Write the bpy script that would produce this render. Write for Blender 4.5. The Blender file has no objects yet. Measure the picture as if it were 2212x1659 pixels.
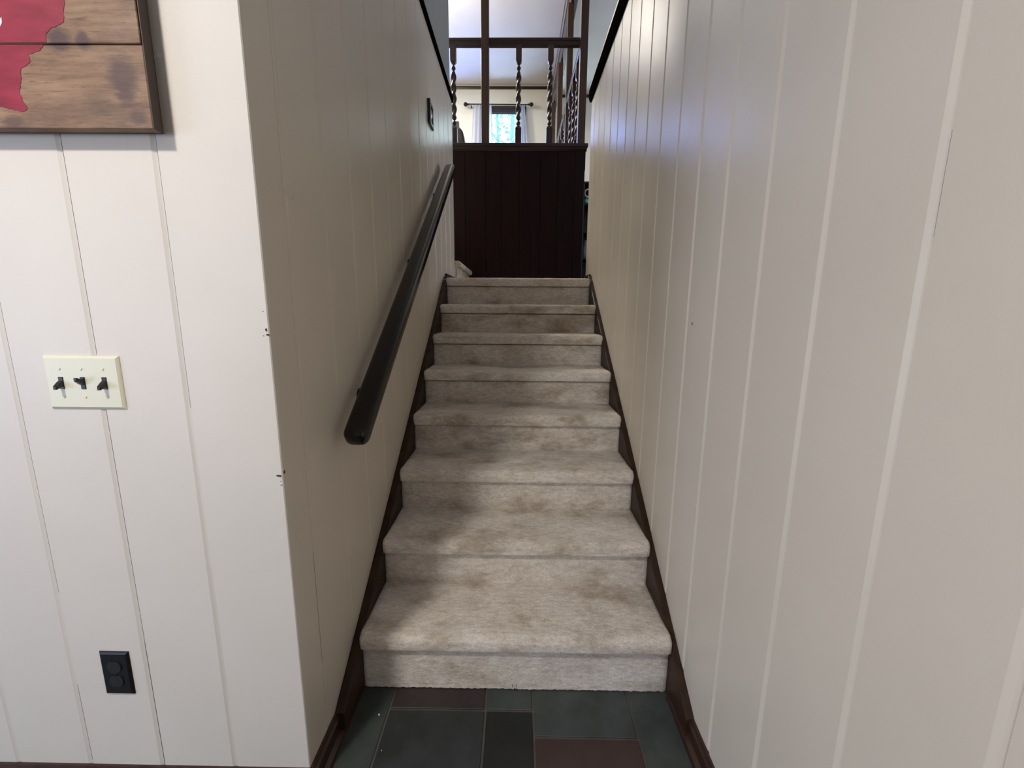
import bpy, bmesh, math, random
from mathutils import Vector, Matrix, noise
random.seed(7)
S = bpy.context.scene
COL = S.collection

# ---------------------------------------------------------------- camera
CX, CY, CZ, PIT, YAW, ROL, FPX = -0.00285, -1.16149, 1.20844, 0.17662, -0.01126, 0.0073, 908.375
F = Vector((math.sin(YAW)*math.cos(PIT), math.cos(YAW)*math.cos(PIT), -math.sin(PIT)))
R = F.cross(Vector((0, 0, 1))).normalized(); U = R.cross(F)
R2 = R*math.cos(ROL)+U*math.sin(ROL); U2 = U*math.cos(ROL)-R*math.sin(ROL)
cam = bpy.data.cameras.new('camera'); co = bpy.data.objects.new('camera', cam); COL.objects.link(co)
cam.sensor_width = 36; cam.lens = FPX/2212*36; cam.clip_start = .01
M4 = Matrix((R2, U2, -F)).transposed().to_4x4(); M4.translation = (CX, CY, CZ)
co.matrix_world = M4
S.camera = co
# ---------------------------------------------------------------- world, lights, exposure
S.view_settings.view_transform = 'Standard'; S.view_settings.look = 'None'
S.view_settings.gamma = 1; S.view_settings.use_curve_mapping = False
S.view_settings.exposure = 0.0
w = bpy.data.worlds.new('sky'); S.world = w; w.use_nodes = True
bg = w.node_tree.nodes['Background']; bg.inputs[0].default_value = (.72, .93, 1, 1); bg.inputs[1].default_value = 3.0

def area(name, loc, target, sx, sy, power, color, shape='RECTANGLE'):
    l = bpy.data.lights.new(name, 'AREA'); l.shape = shape; l.size = sx; l.size_y = sy
    l.energy = power; l.color = color
    o = bpy.data.objects.new(name, l); COL.objects.link(o); o.location = loc
    d = Vector(target)-Vector(loc); o.rotation_euler = d.to_track_quat('-Z', 'Y').to_euler()
    return o
WARM = (1, .93, .86); DAY = (.62, .78, 1)
area('lower_ceiling_lamp', (-1.03, -1.38, 2.36), (-1.03, -1.38, 0), .2, .2, 29, WARM, 'DISK')
area('back_fill_light', (-1.95, -3.74, 1.40), (-.1, 0, .5), 1.5, 1.1, 50, (.84, .90, 1))  # added cool fill from behind the camera; the back wall has no window
area('lower_window_light', (-3.42, -1.9, 1.0), (0, -1.5, .7), 1.3, 1.0, 24, (.42, .52, 1))
area('upper_room_lamp', (-1.75, 4.0, 4.30), (-1.75, 4.0, 5.2), .4, .4, 105, (1, .89, .66), 'DISK')
area('upper_ceiling_lamp', (-2.4, 5.4, 5.1), (-2.2, 5.2, 2), .5, .5, 215, (1, .94, .82), 'DISK')
area('window_1_bounce_fill', (-.3, 7.95, 3.15), (-.25, 5.4, 5.2), .9, .6, 38, (.48, .66, 1))  # added out of view below the sill; stands in for daylight bounced off ground
area('window_2_light', (-1.56, 7.44, 4.1), (-1.2, 3, 3.6), .75, 1.0, 115, (.17, .32, 1))
area('window_3_light', (.97, 7.78, 4.2), (.9, 3, 3.6), .32, 1.15, 20, (.66, .92, 1))
area('living_window_light', (4.75, 5.4, 3.0), (.5, 3.5, 2.4), 1.9, 1.7, 62, (.80, .76, 1))

# ---------------------------------------------------------------- helpers
def mat(name, base=(.8, .8, .8), rough=.5, metal=0.0, spec=.5, coat=0.0):
    m = bpy.data.materials.new(name); m.use_nodes = True
    b = m.node_tree.nodes['Principled BSDF']
    b.inputs['Base Color'].default_value = (*base, 1); b.inputs['Roughness'].default_value = rough
    b.inputs['Metallic'].default_value = metal; b.inputs['Specular IOR Level'].default_value = spec
    b.inputs['Coat Weight'].default_value = coat
    return m
class NB:
    def __init__(s, m): s.t = m.node_tree; s.b = s.t.nodes['Principled BSDF']
    def n(s, typ, **kw):
        x = s.t.nodes.new(typ)
        for k, v in kw.items():
            if k.startswith('i_'): x.inputs[k[2:].replace('_', ' ')].default_value = v
            else: setattr(x, k, v)
        return x
    def l(s, a, b): s.t.links.new(a, b)
    def coords(s, scale=(1, 1, 1), kind='Object'):
        tc = s.n('ShaderNodeTexCoord'); mp = s.n('ShaderNodeMapping'); mp.inputs['Scale'].default_value = scale
        s.l(tc.outputs[kind], mp.inputs[0]); return mp.outputs[0]
    def noise(s, vec, scale, detail=4, rough=.55):
        x = s.n('ShaderNodeTexNoise'); x.inputs['Scale'].default_value = scale; x.inputs['Detail'].default_value = detail
        x.inputs['Roughness'].default_value = rough; s.l(vec, x.inputs['Vector']); return x.outputs['Fac']
    def ramp(s, fac, stops):
        x = s.n('ShaderNodeValToRGB'); e = x.color_ramp.elements
        while len(e) < len(stops): e.new(.5)
        for el, (p, c) in zip(e, stops): el.position = p; el.color = (*c, 1)
        s.l(fac, x.inputs[0]); return x.outputs[0]
    def mix(s, fac, a, b, mode='MIX'):
        x = s.n('ShaderNodeMix', data_type='RGBA', blend_type=mode)
        for inp, v in ((x.inputs[0], fac), (x.inputs[6], a), (x.inputs[7], b)):
            if hasattr(v, 'node'): s.l(v, inp)
            elif isinstance(v, (int, float)): inp.default_value = v
            else: inp.default_value = (*v, 1)
        return x.outputs[2]
    def math(s, op, a, b=0.0, clamp=False):
        x = s.n('ShaderNodeMath', operation=op, use_clamp=clamp)
        for inp, v in ((x.inputs[0], a), (x.inputs[1], b)):
            if hasattr(v, 'node'): s.l(v, inp)
            else: inp.default_value = v
        return x.outputs[0]
    def bump(s, h, strength, dist):
        x = s.n('ShaderNodeBump'); x.inputs['Strength'].default_value = strength; x.inputs['Distance'].default_value = dist
        s.l(h, x.inputs['Height']); s.l(x.outputs[0], s.b.inputs['Normal']); return x

def mesh_obj(name, bm, m, parent=None, smooth=False):
    me = bpy.data.meshes.new(name); bm.normal_update(); bm.to_mesh(me); bm.free()
    if m: me.materials.append(m)
    if smooth:
        for p in me.polygons: p.use_smooth = True
    o = bpy.data.objects.new(name, me); COL.objects.link(o)
    if parent: o.parent = parent
    return o
def tag(o, label, cat=None, group=None, kind=None):
    if label: o['label'] = label
    if cat: o['category'] = cat
    if group: o['group'] = group
    if kind: o['kind'] = kind
    return o
def empty(name, loc, label, cat, group=None):
    o = bpy.data.objects.new(name, None); COL.objects.link(o); o.location = loc
    o.empty_display_size = .1
    return tag(o, label, cat, group)
def rel(o, parent):
    """parent o to parent keeping world coordinates (mesh data is in world coordinates)"""
    o.parent = parent; o.matrix_parent_inverse = Matrix.Translation(-parent.location); return o
def box(bm, x0, x1, y0, y1, z0, z1, bev=0.0, seg=2):
    r = bmesh.ops.create_cube(bm, size=1)
    vs = r['verts']
    for v in vs: v.co = Vector(((x0+x1)/2+v.co.x*(x1-x0), (y0+y1)/2+v.co.y*(y1-y0), (z0+z1)/2+v.co.z*(z1-z0)))
    if bev > 0:
        es = list({e for v in vs for e in v.link_edges})
        bmesh.ops.bevel(bm, geom=es, offset=bev, segments=seg, affect='EDGES', profile=.5)
    return bm
def bx(name, m, parent, *a, bev=0.0, seg=2, smooth=False):
    o = mesh_obj(name, box(bmesh.new(), *a, bev=bev, seg=seg), m, None, smooth)
    if parent: rel(o, parent)
    return o
def struct(name, m, *a, bev=0.0, label=None):
    o = bx(name, m, None, *a, bev=bev); o['kind'] = 'structure'
    if label: o['label'] = label
    return o
def extrude_poly(bm, pts, vec):
    """pts: list of Vector, closed planar polygon; extruded along vec"""
    a = [bm.verts.new(p) for p in pts]; b = [bm.verts.new(Vector(p)+Vector(vec)) for p in pts]
    n = len(a)
    bm.faces.new(a); bm.faces.new(b[::-1])
    for i in range(n): bm.faces.new((a[i], b[i], b[(i+1) % n], a[(i+1) % n]))
    bmesh.ops.recalc_face_normals(bm, faces=bm.faces[:]); return bm
def lathe(bm, prof, center, seg=20, axis='Z'):
    rings = []
    for r, h in prof:
        ring = []
        for k in range(seg):
            a = 2*math.pi*k/seg; p = (r*math.cos(a), r*math.sin(a), h)
            if axis == 'X': p = (h, r*math.cos(a), r*math.sin(a))
            if axis == 'Y': p = (r*math.cos(a), h, r*math.sin(a))
            ring.append(bm.verts.new(Vector(center)+Vector(p)))
        rings.append(ring)
    for i in range(len(rings)-1):
        for k in range(seg):
            bm.faces.new((rings[i][k], rings[i][(k+1) % seg], rings[i+1][(k+1) % seg], rings[i+1][k]))
    bm.faces.new(rings[0][::-1]); bm.faces.new(rings[-1])
    bmesh.ops.recalc_face_normals(bm, faces=bm.faces[:]); return bm
def tube(bm, pts, rad, seg=8):
    rings = []
    for i, p in enumerate(pts):
        p = Vector(p); d = (Vector(pts[min(i+1, len(pts)-1)])-Vector(pts[max(i-1, 0)])).normalized()
        s = d.cross(Vector((.13, .31, .94))).normalized(); t = d.cross(s)
        rr = rad[i] if isinstance(rad, (list, tuple)) else rad
        rings.append([bm.verts.new(p+(s*math.cos(a)+t*math.sin(a))*rr) for a in [2*math.pi*k/seg for k in range(seg)]])
    for i in range(len(rings)-1):
        for k in range(seg): bm.faces.new((rings[i][k], rings[i][(k+1) % seg], rings[i+1][(k+1) % seg], rings[i+1][k]))
    bm.faces.new(rings[0][::-1]); bm.faces.new(rings[-1])
    bmesh.ops.recalc_face_normals(bm, faces=bm.faces[:]); return bm

# ---------------------------------------------------------------- materials
def paint(name, base, rough=.36, bump=.25):
    m = mat(name, base, rough); n = NB(m); v = n.coords()
    c = n.noise(v, 2.2, 3)
    n.l(n.ramp(c, [(.3, tuple(x*.965 for x in base)), (.7, tuple(min(1, x*1.03) for x in base))]), n.b.inputs['Base Color'])
    g = n.noise(v, 260, 3, .6); g2 = n.noise(v, 9, 2)
    n.bump(n.math('ADD', g, n.math('MULTIPLY', g2, 2.2)), bump, .0012)
    r = n.n('ShaderNodeMapRange'); r.inputs['To Min'].default_value = rough-.06; r.inputs['To Max'].default_value = rough+.08
    n.l(n.noise(v, 5, 3), r.inputs[0]); n.l(r.outputs[0], n.b.inputs['Roughness'])
    return m
def wood(name, dark, light, rough=.35, axis='Z', coat=0.0, gs=30):
    m = mat(name, light, rough, coat=coat); n = NB(m)
    sc = {'Z': (gs, gs, 1.6), 'X': (1.6, gs, gs), 'Y': (gs, 1.6, gs)}[axis]
    v = n.coords(sc); f = n.noise(v, 1.0, 6, .6)
    n.l(n.ramp(f, [(.3, dark), (.7, light)]), n.b.inputs['Base Color'])
    n.bump(f, .15, .002); return m
WALLP = paint('cream_wall_paint', (.665, .600, .498), .30)
WALLF = paint('cream_wall_paint_front', (.672, .625, .558), .52)
WALLU = paint('upper_wall_paint', (.84, .83, .74), .6, .15)
WALLG = paint('grey_green_wall_paint', (.27, .29, .275), .55, .15)
CEIL = paint('ceiling_paint', (.80, .79, .78), .7, .5)
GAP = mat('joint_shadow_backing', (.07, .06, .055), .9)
DARKW = wood('dark_stained_wood', (.020, .008, .005), (.048, .018, .011), .32)
DARKWX = wood('dark_stained_wood_across', (.020, .008, .005), (.050, .019, .012), .30, 'X')
DARKWY = wood('dark_stained_wood_along', (.022, .009, .006), (.055, .024, .016), .34, 'Y')
PANELW = wood('dark_panel_wood', (.010, .0022, .0022), (.024, .0055, .0048), .45); PANELW.node_tree.nodes['Principled BSDF'].inputs['Specular IOR Level'].default_value = .18
POSTW = wood('brown_post_wood', (.050, .024, .014), (.10, .052, .030), .38)
MOULD = mat('black_moulding', (.005, .004, .004), .7, spec=0)
RAILM = mat('black_handrail_gloss', (.009, .006, .004), .17, spec=.35)
BLACKP = mat('black_plastic', (.006, .006, .007), .35)
IVORY = mat('ivory_plastic', (.72, .70, .54), .38)
CHIPM = mat('bare_chip', (.05, .035, .025), .8)

def carpet_mat():
    m = mat('beige_cut_pile_carpet', (.5, .45, .4), .95, spec=.1); n = NB(m)
    v = n.coords((1, 1.4, 1.6))
    base = n.ramp(n.noise(v, 5.5, 5, .62), [(.30, (.46, .37, .28)), (.46, (.76, .68, .585)), (.70, (.90, .84, .77))])
    st = n.ramp(n.noise(n.coords((1, 1.6, 3)), 3.1, 5, .6), [(.53, (0, 0, 0)), (.68, (1, 1, 1))])
    c = n.mix(n.math('MULTIPLY', st, .62), base, (.34, .26, .185))
    fine = n.noise(n.coords((1, 1.8, 1.8)), 240, 3, .7); mid = n.noise(n.coords((.7, 1.7, 1.7)), 52, 4, .7)
    shade = n.ramp(n.math('ADD', n.math('MULTIPLY', fine, .55), n.math('MULTIPLY', mid, .45)), [(.37, (.68, .68, .68)), (.59, (1.24, 1.23, 1.22))])
    c = n.mix(1.0, c, shade, 'MULTIPLY')
    n.l(c, n.b.inputs['Base Color'])
    n.bump(n.math('ADD', fine, n.math('MULTIPLY', mid, 1.4)), .9, .004)
    n.b.inputs['Sheen Weight'].default_value = .25; n.b.inputs['Sheen Roughness'].default_value = .6
    return m
CARPET = carpet_mat()
def slate(name, a, b, rough=.5):
    m = mat(name, a, rough); n = NB(m); v = n.coords()
    f = n.noise(v, 9, 6, .65); n.l(n.ramp(f, [(.3, a), (.72, b)]), n.b.inputs['Base Color'])
    n.bump(n.noise(v, 26, 6, .6), .5, .003); return m
SL_GREEN = slate('green_grey_slate', (.028, .036, .033), (.062, .076, .070))
SL_DARK = slate('charcoal_slate', (.014, .017, .017), (.036, .041, .041))
SL_BLACK = slate('black_slate', (.006, .007, .007), (.013, .015, .015))
SL_RED = slate('red_brown_slate', (.034, .019, .016), (.060, .033, .029))
SL_PURP = slate('purple_grey_slate', (.022, .018, .018), (.044, .035, .036))
GROUT = slate('grout', (.075, .062, .055), (.13, .11, .10), .9)

# ---------------------------------------------------------------- dimensions
XL, XR, YC = -.5134, .5083, -.2961          # wall faces and the near corner of the left wall
RUN, RISE, H1 = .254, .17447, .19908
CC = [.005, .002, -.001, -.003, -.006, -.008, -.010, -.004]
TZ = [H1+i*RISE+CC[i] for i in range(8)]     # tread tops
LAND = 1.42; UPF = 2.762; CEILZ = 5.2; YP = 3.2   # landing, upper floor, ceiling, plane of the dark panel
CWY_L, CWY_R = 2.33, 2.105                    # far ends of the stair walls
SLOPE = RISE/RUN

# ---------------------------------------------------------------- structure: floors, walls, ceilings
fl = struct('floor', GROUT, -3.5, .7, -3.8, 3.4, -.08, -.004)
struct('light_block_under_landing', GAP, XL, XR, 1.97, 2.02, 0, LAND-.2)  # unseen sheet added to stop light leaking through the gaps above the risers
struct('ceiling', CEIL, -3.5, .7, -3.8, .12, 2.46, 2.56)
struct('ceiling_upper', CEIL, -4.2, 4.8, .12, 7.9, CEILZ, CEILZ+.1)
struct('wall_header', CEIL, XL-.02, 4.8, .121, .20, 2.462, CEILZ)
wl = struct('wall_left', GAP, XL-.11, XL-.011, YC+.09, CWY_L-.0005, 0, 2.74)
wr = struct('wall_right', GAP, XR+.011, XR+.12, -3.8, CWY_R-.0005, 0, 2.765)
wf = struct('wall_front', GAP, -3.5, XL-.011, YC+.011, YC+.09, 0, 2.46)
struct('wall_left_upper', WALLG, -4.2, XL-.004, .12, 2.275, 2.775, CEILZ)
struct('wall_left_end', WALLP, -2.9, XL-.11, CWY_L-.1, CWY_L, 0, 2.775)
struct('wall_far_left', WALLP, -3.6, -3.5, -3.8, YC+.011, 0, .5)
struct('wall_far_left_top', WALLP, -3.6, -3.5, -3.8, YC+.011, 1.5, 2.46)
struct('wall_far_left_near', WALLP, -3.6, -3.5, -3.8, -2.6, .5, 1.5)
struct('wall_far_left_far', WALLP, -3.6, -3.5, -1.2, YC+.011, .5, 1.5)
struct('wall_back', WALLP, -3.5, .7, -3.9, -3.8, 0, 2.46)
struct('floor_landing', CARPET, -.62, .64, 1.79, YP, LAND-.2, LAND-.012)
struct('floor_upper', DARKWX, -4.2, .632, YP+.06, 7.3, UPF-.2, UPF-.002)
struct('floor_upper_left', DARKWX, -4.2, -2.9, 2.275, YP+.06, UPF-.2, UPF-.002)
struct('floor_living', DARKWX, .64, 4.8, .12, 7.6, LAND-.2, LAND-.012)
struct('wall_living_near', WALLU, XR+.12, 4.8, .04, .20, LAND-.2, 2.462)
struct('wall_under_floor', WALLU, .56, .625, YP+.07, 7.3, LAND-.02, UPF-.2)
struct('wall_upper_west', WALLU, -4.3, -4.2, 2.275, 7.3, UPF-.2, CEILZ)
# right-room east wall with its window opening
struct('wall_living_east_low', WALLU, 4.7, 4.8, .12, 7.6, LAND, 2.1)
struct('wall_living_east_top', WALLU, 4.7, 4.8, .12, 7.6, 3.9, CEILZ)
struct('wall_living_east_near', WALLU, 4.7, 4.8, .12, 4.4, 2.1, 3.9)
struct('wall_living_east_far', WALLU, 4.7, 4.8, 6.4, 7.6, 2.1, 3.9)

def wall_holes(name, m, x0, x1, z0, z1, y0, y1, holes):
    """wall in an x-z plane with rectangular openings"""
    xs = sorted({x0, x1, *[h[0] for h in holes], *[h[1] for h in holes]}); zs = sorted({z0, z1, *[h[2] for h in holes], *[h[3] for h in holes]})
    bm = bmesh.new()
    for i in range(len(xs)-1):
        for k in range(len(zs)-1):
            cx, cz = (xs[i]+xs[i+1])/2, (zs[k]+zs[k+1])/2
            if any(h[0] < cx < h[1] and h[2] < cz < h[3] for h in holes): continue
            box(bm, xs[i], xs[i+1], y0, y1, zs[k], zs[k+1])
    bmesh.ops.remove_doubles(bm, verts=bm.verts[:], dist=1e-5)
    o = mesh_obj(name, bm, m); o['kind'] = 'structure'; return o
W1 = (-.66, .06, 3.62, 4.80); W2 = (-1.95, -1.175, 3.5, 4.55); W3 = (.80, 1.118, 3.6, 4.785)
wall_holes('wall_upper_far', WALLU, -4.2, .64, UPF-.2, CEILZ, 7.3, 7.42, [W1, W2])
wall_holes('wall_living_far', WALLU, .64, 4.8, LAND-.2, CEILZ, 7.6, 7.72, [W3])
struct('wall_jog', WALLU, .60, .64, 7.3, 7.6, LAND-.2, CEILZ)

# planks -----------------------------------------------------------------
LW, LD = .011, .0045                           # width and depth of the sloped joint lip
def plank(u0, u1, z0, z1, parent, plane, lip, name='plank', face=0.0, t=.011):
    """board between u0 and u1; plane 'L','R' (u = y) or 'F' (u = x). lip: side of the sloped tongue"""
    g = .0009+random.random()*.0012; LD = .0045 if plane == 'R' else (.0014 if plane == 'L' else .0024); LW = .0085 if plane == 'F' else .011; j = random.uniform(-.0004, .0004)
    if lip == 'flat': prof = [(u0, 0), (u0, t), (u1-.002, t), (u1, t-.002), (u1, 0)]
    elif lip == 'low': prof = [(u0+g, 0), (u0+g, t-LD), (u0+g+LW*.45, t-LD*.75), (u0+g+LW, t-.0006+j), (u0+g+LW+.0015, t+j), (u1-.0012, t+j), (u1, t-.001+j), (u1, 0)]
    else: prof = [(u0, 0), (u0, t-.001+j), (u0+.0012, t+j), (u1-g-LW-.0015, t+j), (u1-g-LW, t-.0006+j), (u1-g-LW*.45, t-LD*.75), (u1-g, t-LD), (u1-g, 0)]
    def P(u, d):
        if plane == 'L': return Vector((XL-t+d, u, z0))
        if plane == 'R': return Vector((XR+t-d, u, z0))
        return Vector((u, YC+t-d, z0))
    bm = extrude_poly(bmesh.new(), [P(u, d) for u, d in prof], (0, 0, z1-z0))
    return rel(mesh_obj(name, bm, WALLF if plane == 'F' else WALLP), parent)
gl = [YC+.011, -.1948, .0005, .1912, .386, .5804, .772, .967, 1.1638, 1.357, 1.550, 1.742, 1.935, 2.128, CWY_L]
for a, b in zip(gl, gl[1:]): plank(a, b, 0, 2.74, wl, 'L', 'low' if a > YC+.02 else 'flat')
gr = [-2.05, -1.87, -1.69, -1.51, -1.33, -1.15, -.972, -.7925, -.6133, -.427, -.2445, -.0594, .119, .3, .4895, .6704, .8575, 1.036, 1.2188, 1.402, 1.587, 1.772, 1.957, CWY_R]
for a, b in zip(gr, gr[1:]): plank(a, b, 0, 2.65, wr, 'R', 'low')
gf = [-2.55, -2.36, -2.175, -1.99, -1.805, -1.62, -1.435, -1.25, -1.0646, -.8811, -.6968, XL]
for a, b in zip(gf, gf[1:]): plank(a, b, 0, 2.46, wf, 'F', 'high' if b != XL else 'flat')
# open, unpainted stretches of a few joints; dark strips put in for the shade inside
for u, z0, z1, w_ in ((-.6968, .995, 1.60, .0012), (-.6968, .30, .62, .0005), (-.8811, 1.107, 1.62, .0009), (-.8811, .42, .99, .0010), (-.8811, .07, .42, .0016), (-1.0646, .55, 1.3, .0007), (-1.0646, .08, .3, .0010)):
    rel(mesh_obj('joint_crack_shade', box(bmesh.new(), u-w_, u+w_*.3, YC+.0006, YC+.004, z0, z1), GAP), wf)
rel(mesh_obj('joint_crack_shade', box(bmesh.new(), XL-.004, XL-.0006, -.1953, -.1940, .28, .60), GAP), wl)
rel(mesh_obj('joint_crack_shade', box(bmesh.new(), XR+.0006, XR+.004, -.6140, -.6132, 1.30, 1.42), GAP), wr)
# paint chips on the corner and one fleck on the right wall
def sliver(name, pts, parent, depth):
    bm = extrude_poly(bmesh.new(), [Vector(p) for p in pts], depth); return rel(mesh_obj(name, bm, CHIPM), parent)
for (x, z, a, b) in [(-.5195, 1.1620, .0022, .0035), (-.5175, 1.1520, .0035, .0022), (-.526, 1.150, .0015, .001), (-.5228, 1.2, .0015, .0008), (-.5225, .8446, .0062, .0026), (-.5185, .823, .0022, .001), (-.5190, .832, .0012, .0008)]:
    ch = sliver('paint_chip', [(x-a, YC-.0004, z+b*.3), (x-a*.3, YC-.0004, z+b), (x+a, YC-.0004, z+b*.8), (x+a*.9, YC-.0004, z-b), (x-a*.5, YC-.0004, z-b*.5)], wf, (0, .0006, 0))
sliver('paint_chip', [(XL+.0004, YC+.004, .852), (XL+.0004, YC+.010, .856), (XL+.0004, YC+.010, .848), (XL+.0004, YC+.005, .847)], wl, (-.0006, 0, 0))
sliver('paint_chip', [(XR-.0004, .082, 1.171), (XR-.0004, .085, 1.174), (XR-.0004, .089, 1.167), (XR-.0004, .086, 1.165)], wr, (.0006, 0, 0))

# mouldings along the top of the stair walls
def moulding(name, side, y0, y1, z0, z1, proj):
    x = XL if side == 'L' else XR; s = 1 if side == 'L' else -1
    prof = [(0, z0), (proj*.6, z0), (proj, z0+(z1-z0)*.25), (proj, z1-(z1-z0)*.2), (proj*.5, z1), (-.02, z1), (-.02, z1-.004), (0, z1-.004)]
    bm = extrude_poly(bmesh.new(), [Vector((x+s*u, y0, z)) for u, z in prof], (0, y1-y0, 0))
    o = mesh_obj(name, bm, MOULD); o['kind'] = 'structure'; return o
moulding('trim_1', 'L', .12, CWY_L+.012, 2.738, 2.785, .012)['label'] = 'dark moulding along the top of the left stair wall'
moulding('trim_2', 'R', .12, CWY_R+.02, 2.650, 2.742, .020)['label'] = 'dark moulding along the top of the right stair wall'
struct('trim_3', WALLP, XR-.004, XR+.124, .12, CWY_R, 2.765, 2.79, label='white cap on top of the right stair wall')
struct('trim_4', WALLP, XL-.03, XL+.0015, CWY_L-.001, CWY_L+.008, LAND, 2.738, label='narrow white corner bead at the far end of the left wall')

# baseboards
def baseb(name, pts, vec):
    o = mesh_obj(name, extrude_poly(bmesh.new(), [Vector(p) for p in pts], vec), DARKWY); o['kind'] = 'structure'; return o
def bprof(x, s, y): return [(x, y, 0), (x+s*.014, y, 0), (x+s*.014, y, .052), (x+s*.009, y, .060), (x+s*.006, y, .069), (x, y, .069)]
baseb('baseboard_left', bprof(XL, 1, YC-.014), (0, -.150-YC+.014, 0))
baseb('baseboard_right', bprof(XR, -1, -3.8), (0, 3.8-.146, 0))
baseb('baseboard_front', [(-3.5, YC, 0), (-3.5, YC-.014, 0), (-3.5, YC-.014, .052), (-3.5, YC-.009, .060), (-3.5, YC-.006, .069), (-3.5, YC, .069)], (3.5+XL+.014, 0, 0))
def shoe(x, s, y): return [(x+s*.014, y, 0), (x+s*.030, y, 0), (x+s*.026, y, .012), (x+s*.014, y, .017)]
baseb('baseboard_left_shoe', shoe(XL, 1, YC), (0, -.01-YC, 0)); baseb('baseboard_right_shoe', shoe(XR, -1, -3.8), (0, 3.78, 0))

# slate tiles ----------------------------------------------------------------
def tile(x0, x1, y0, y1, m, lab=None):
    g = .0035; bm = box(bmesh.new(), x0+g, x1-g, y0+g, y1-g, -.012, 0, bev=.0012, seg=1)
    o = rel(mesh_obj('tile', bm, m), fl)
    if lab: o['label'] = lab
    return o
tile(XL, -.3835, -.30, .25, SL_GREEN); tile(XL, -.3835, -.61, -.30, SL_DARK)
tile(-.3835, -.0905, -.0715, .25, SL_PURP, 'purple grey slate tile'); tile(-.0905, .056, -.0715, .25, SL_GREEN)
tile(-.3835, -.0885, -.375, -.0715, SL_DARK, 'charcoal slate tile'); tile(-.0885, .056, -.375, -.0715, SL_BLACK, 'nearly black slate tile')
tile(.056, .356, -.151, .25, SL_GREEN); tile(.056, .356, -.36, -.151, SL_RED, 'red brown slate tile')
tile(.356, XR, -.42, .25, SL_GREEN)
tms = [SL_GREEN, SL_DARK, SL_PURP, SL_GREEN, SL_RED, SL_DARK]
ycur = -.375
for r in range(4):
    xx = -.3835
    while xx < XR-.02:
        wd = random.choice([.1465, .293, .293]); x1 = min(XR, xx+wd)
        y1 = (-.42 if xx > .35 and r == 0 else (-.36 if xx > .05 and r == 0 else ycur))
        if xx < .056 < x1 and r == 0: x1 = .056
        if xx < .356 < x1 and r == 0: x1 = .356
        tile(xx, x1, ycur-.293, y1, random.choice(tms)); xx = x1
    ycur -= .293
for k in range(10):                                   # left of the stair well, in front of the front wall
    for j in range(3):
        tile(XL-.12-.293*(k+1), XL-.12-.293*k, -.61-.293*j, -.317-.293*j, random.choice(tms))
tile(XL-.12, XL, -.61, YC-.02, SL_DARK)
# crumbs on the slate
for i, (x, y, r, lb) in enumerate([(-.408, -.094, .0028, 'small white crumb on the green slate left of the bottom step'), (-.368, -.197, .0013, 'tiny white speck on the large charcoal slate tile')]):
    bm = bmesh.new(); bmesh.ops.create_icosphere(bm, subdivisions=2, radius=r)
    for v in bm.verts: v.co = v.co*(1+.3*noise.noise(v.co*600))+Vector((x, y, r*.8))
    tag(mesh_obj('crumb', bm, mat('crumb_white', (.85, .84, .8), .8), None, True), lb, 'crumb', 'white crumbs on the slate floor')

# ---------------------------------------------------------------- staircase
st = empty('staircase', (0, 0, 0), 'straight flight of beige carpeted steps rising between two white plank walls', 'staircase')
XS = .4853
def tread_bm(i, top=None, depth=RUN, seed=0, nx=170):
    lip = .048+.0012*i; nose = -.024; rt = .021; rb = .006
    prof = []
    for k in range(14): prof.append((depth+.004-(depth+.004-(nose+rt*1.5))*k/14, 0))
    for k in range(9):
        a = math.pi/2*k/8; prof.append((nose+rt*1.5-rt*1.5*math.sin(a), -rt+rt*math.cos(a)))
    prof.append((nose-.001, -(rt+lip-rb)/2))
    for k in range(6):
        a = math.pi/2*k/5; prof.append((nose+rb-rb*math.cos(a), -(lip-rb)-rb*math.sin(a)))
    prof.append((.012, -lip)); prof.append((.012, -lip-.022))
    bm = bmesh.new(); cols = []
    xe = XS+.004
    for k in range(nx+1):
        x = -xe+2*xe*k/nx
        dE = xe-abs(x); ins = 0
        if dE < .022: ins = .022-math.sqrt(max(0, .022**2-(.022-dE)**2))
        col = []
        for (y, z) in prof:
            f = max(0, min(1, (.02-y)/.05))
            yy = y+ins*.9*f; zz = z-ins*.35*(1 if z > -.01 else .3)
            p = Vector((x, yy, zz)); q = Vector((x, yy, zz+i*3.3))
            d = noise.noise(q*260)*.0009+noise.noise(q*75)*.0013+noise.noise(q*11)*.0016
            if y < depth-.01: p += Vector((0, -d*f, d*(1-.5*f)))
            p += Vector((0, i*RUN, TZ[i] if top is None else top)); col.append(bm.verts.new(p))
        cols.append(col)
    for k in range(nx):
        for j in range(len(prof)-1): bm.faces.new((cols[k][j], cols[k+1][j], cols[k+1][j+1], cols[k][j+1]))
    bm.faces.new(cols[0]); bm.faces.new(cols[-1][::-1])
    bmesh.ops.recalc_face_normals(bm, faces=bm.faces[:])
    return bm
def riser_bm(i, z0, z1, nx=150, nz=18):
    bm = bmesh.new(); g = []
    for k in range(nx+1):
        x = -XS+2*XS*k/nx; c = []
        for j in range(nz+1):
            z = z0+(z1-z0)*j/nz; q = Vector((x, i*2.7, z))
            d = noise.noise(q*260)*.0008+noise.noise(q*70)*.0012+noise.noise(q*9)*.0015
            e = .004 if (k in (0, nx)) else 0
            y = i*RUN-d+e
            zz = z
            if i == 0 and j == 0: zz = z+.003+noise.noise(q*90)*.003
            c.append(bm.verts.new((x, y, zz)))
        g.append(c)
    for k in range(nx):
        for j in range(nz): bm.faces.new((g[k][j], g[k+1][j], g[k+1][j+1], g[k][j+1]))
    bmesh.ops.recalc_face_normals(bm, faces=bm.faces[:])
    for f in bm.faces:
        if f.normal.y > 0: f.normal_flip()
    return bm
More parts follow.
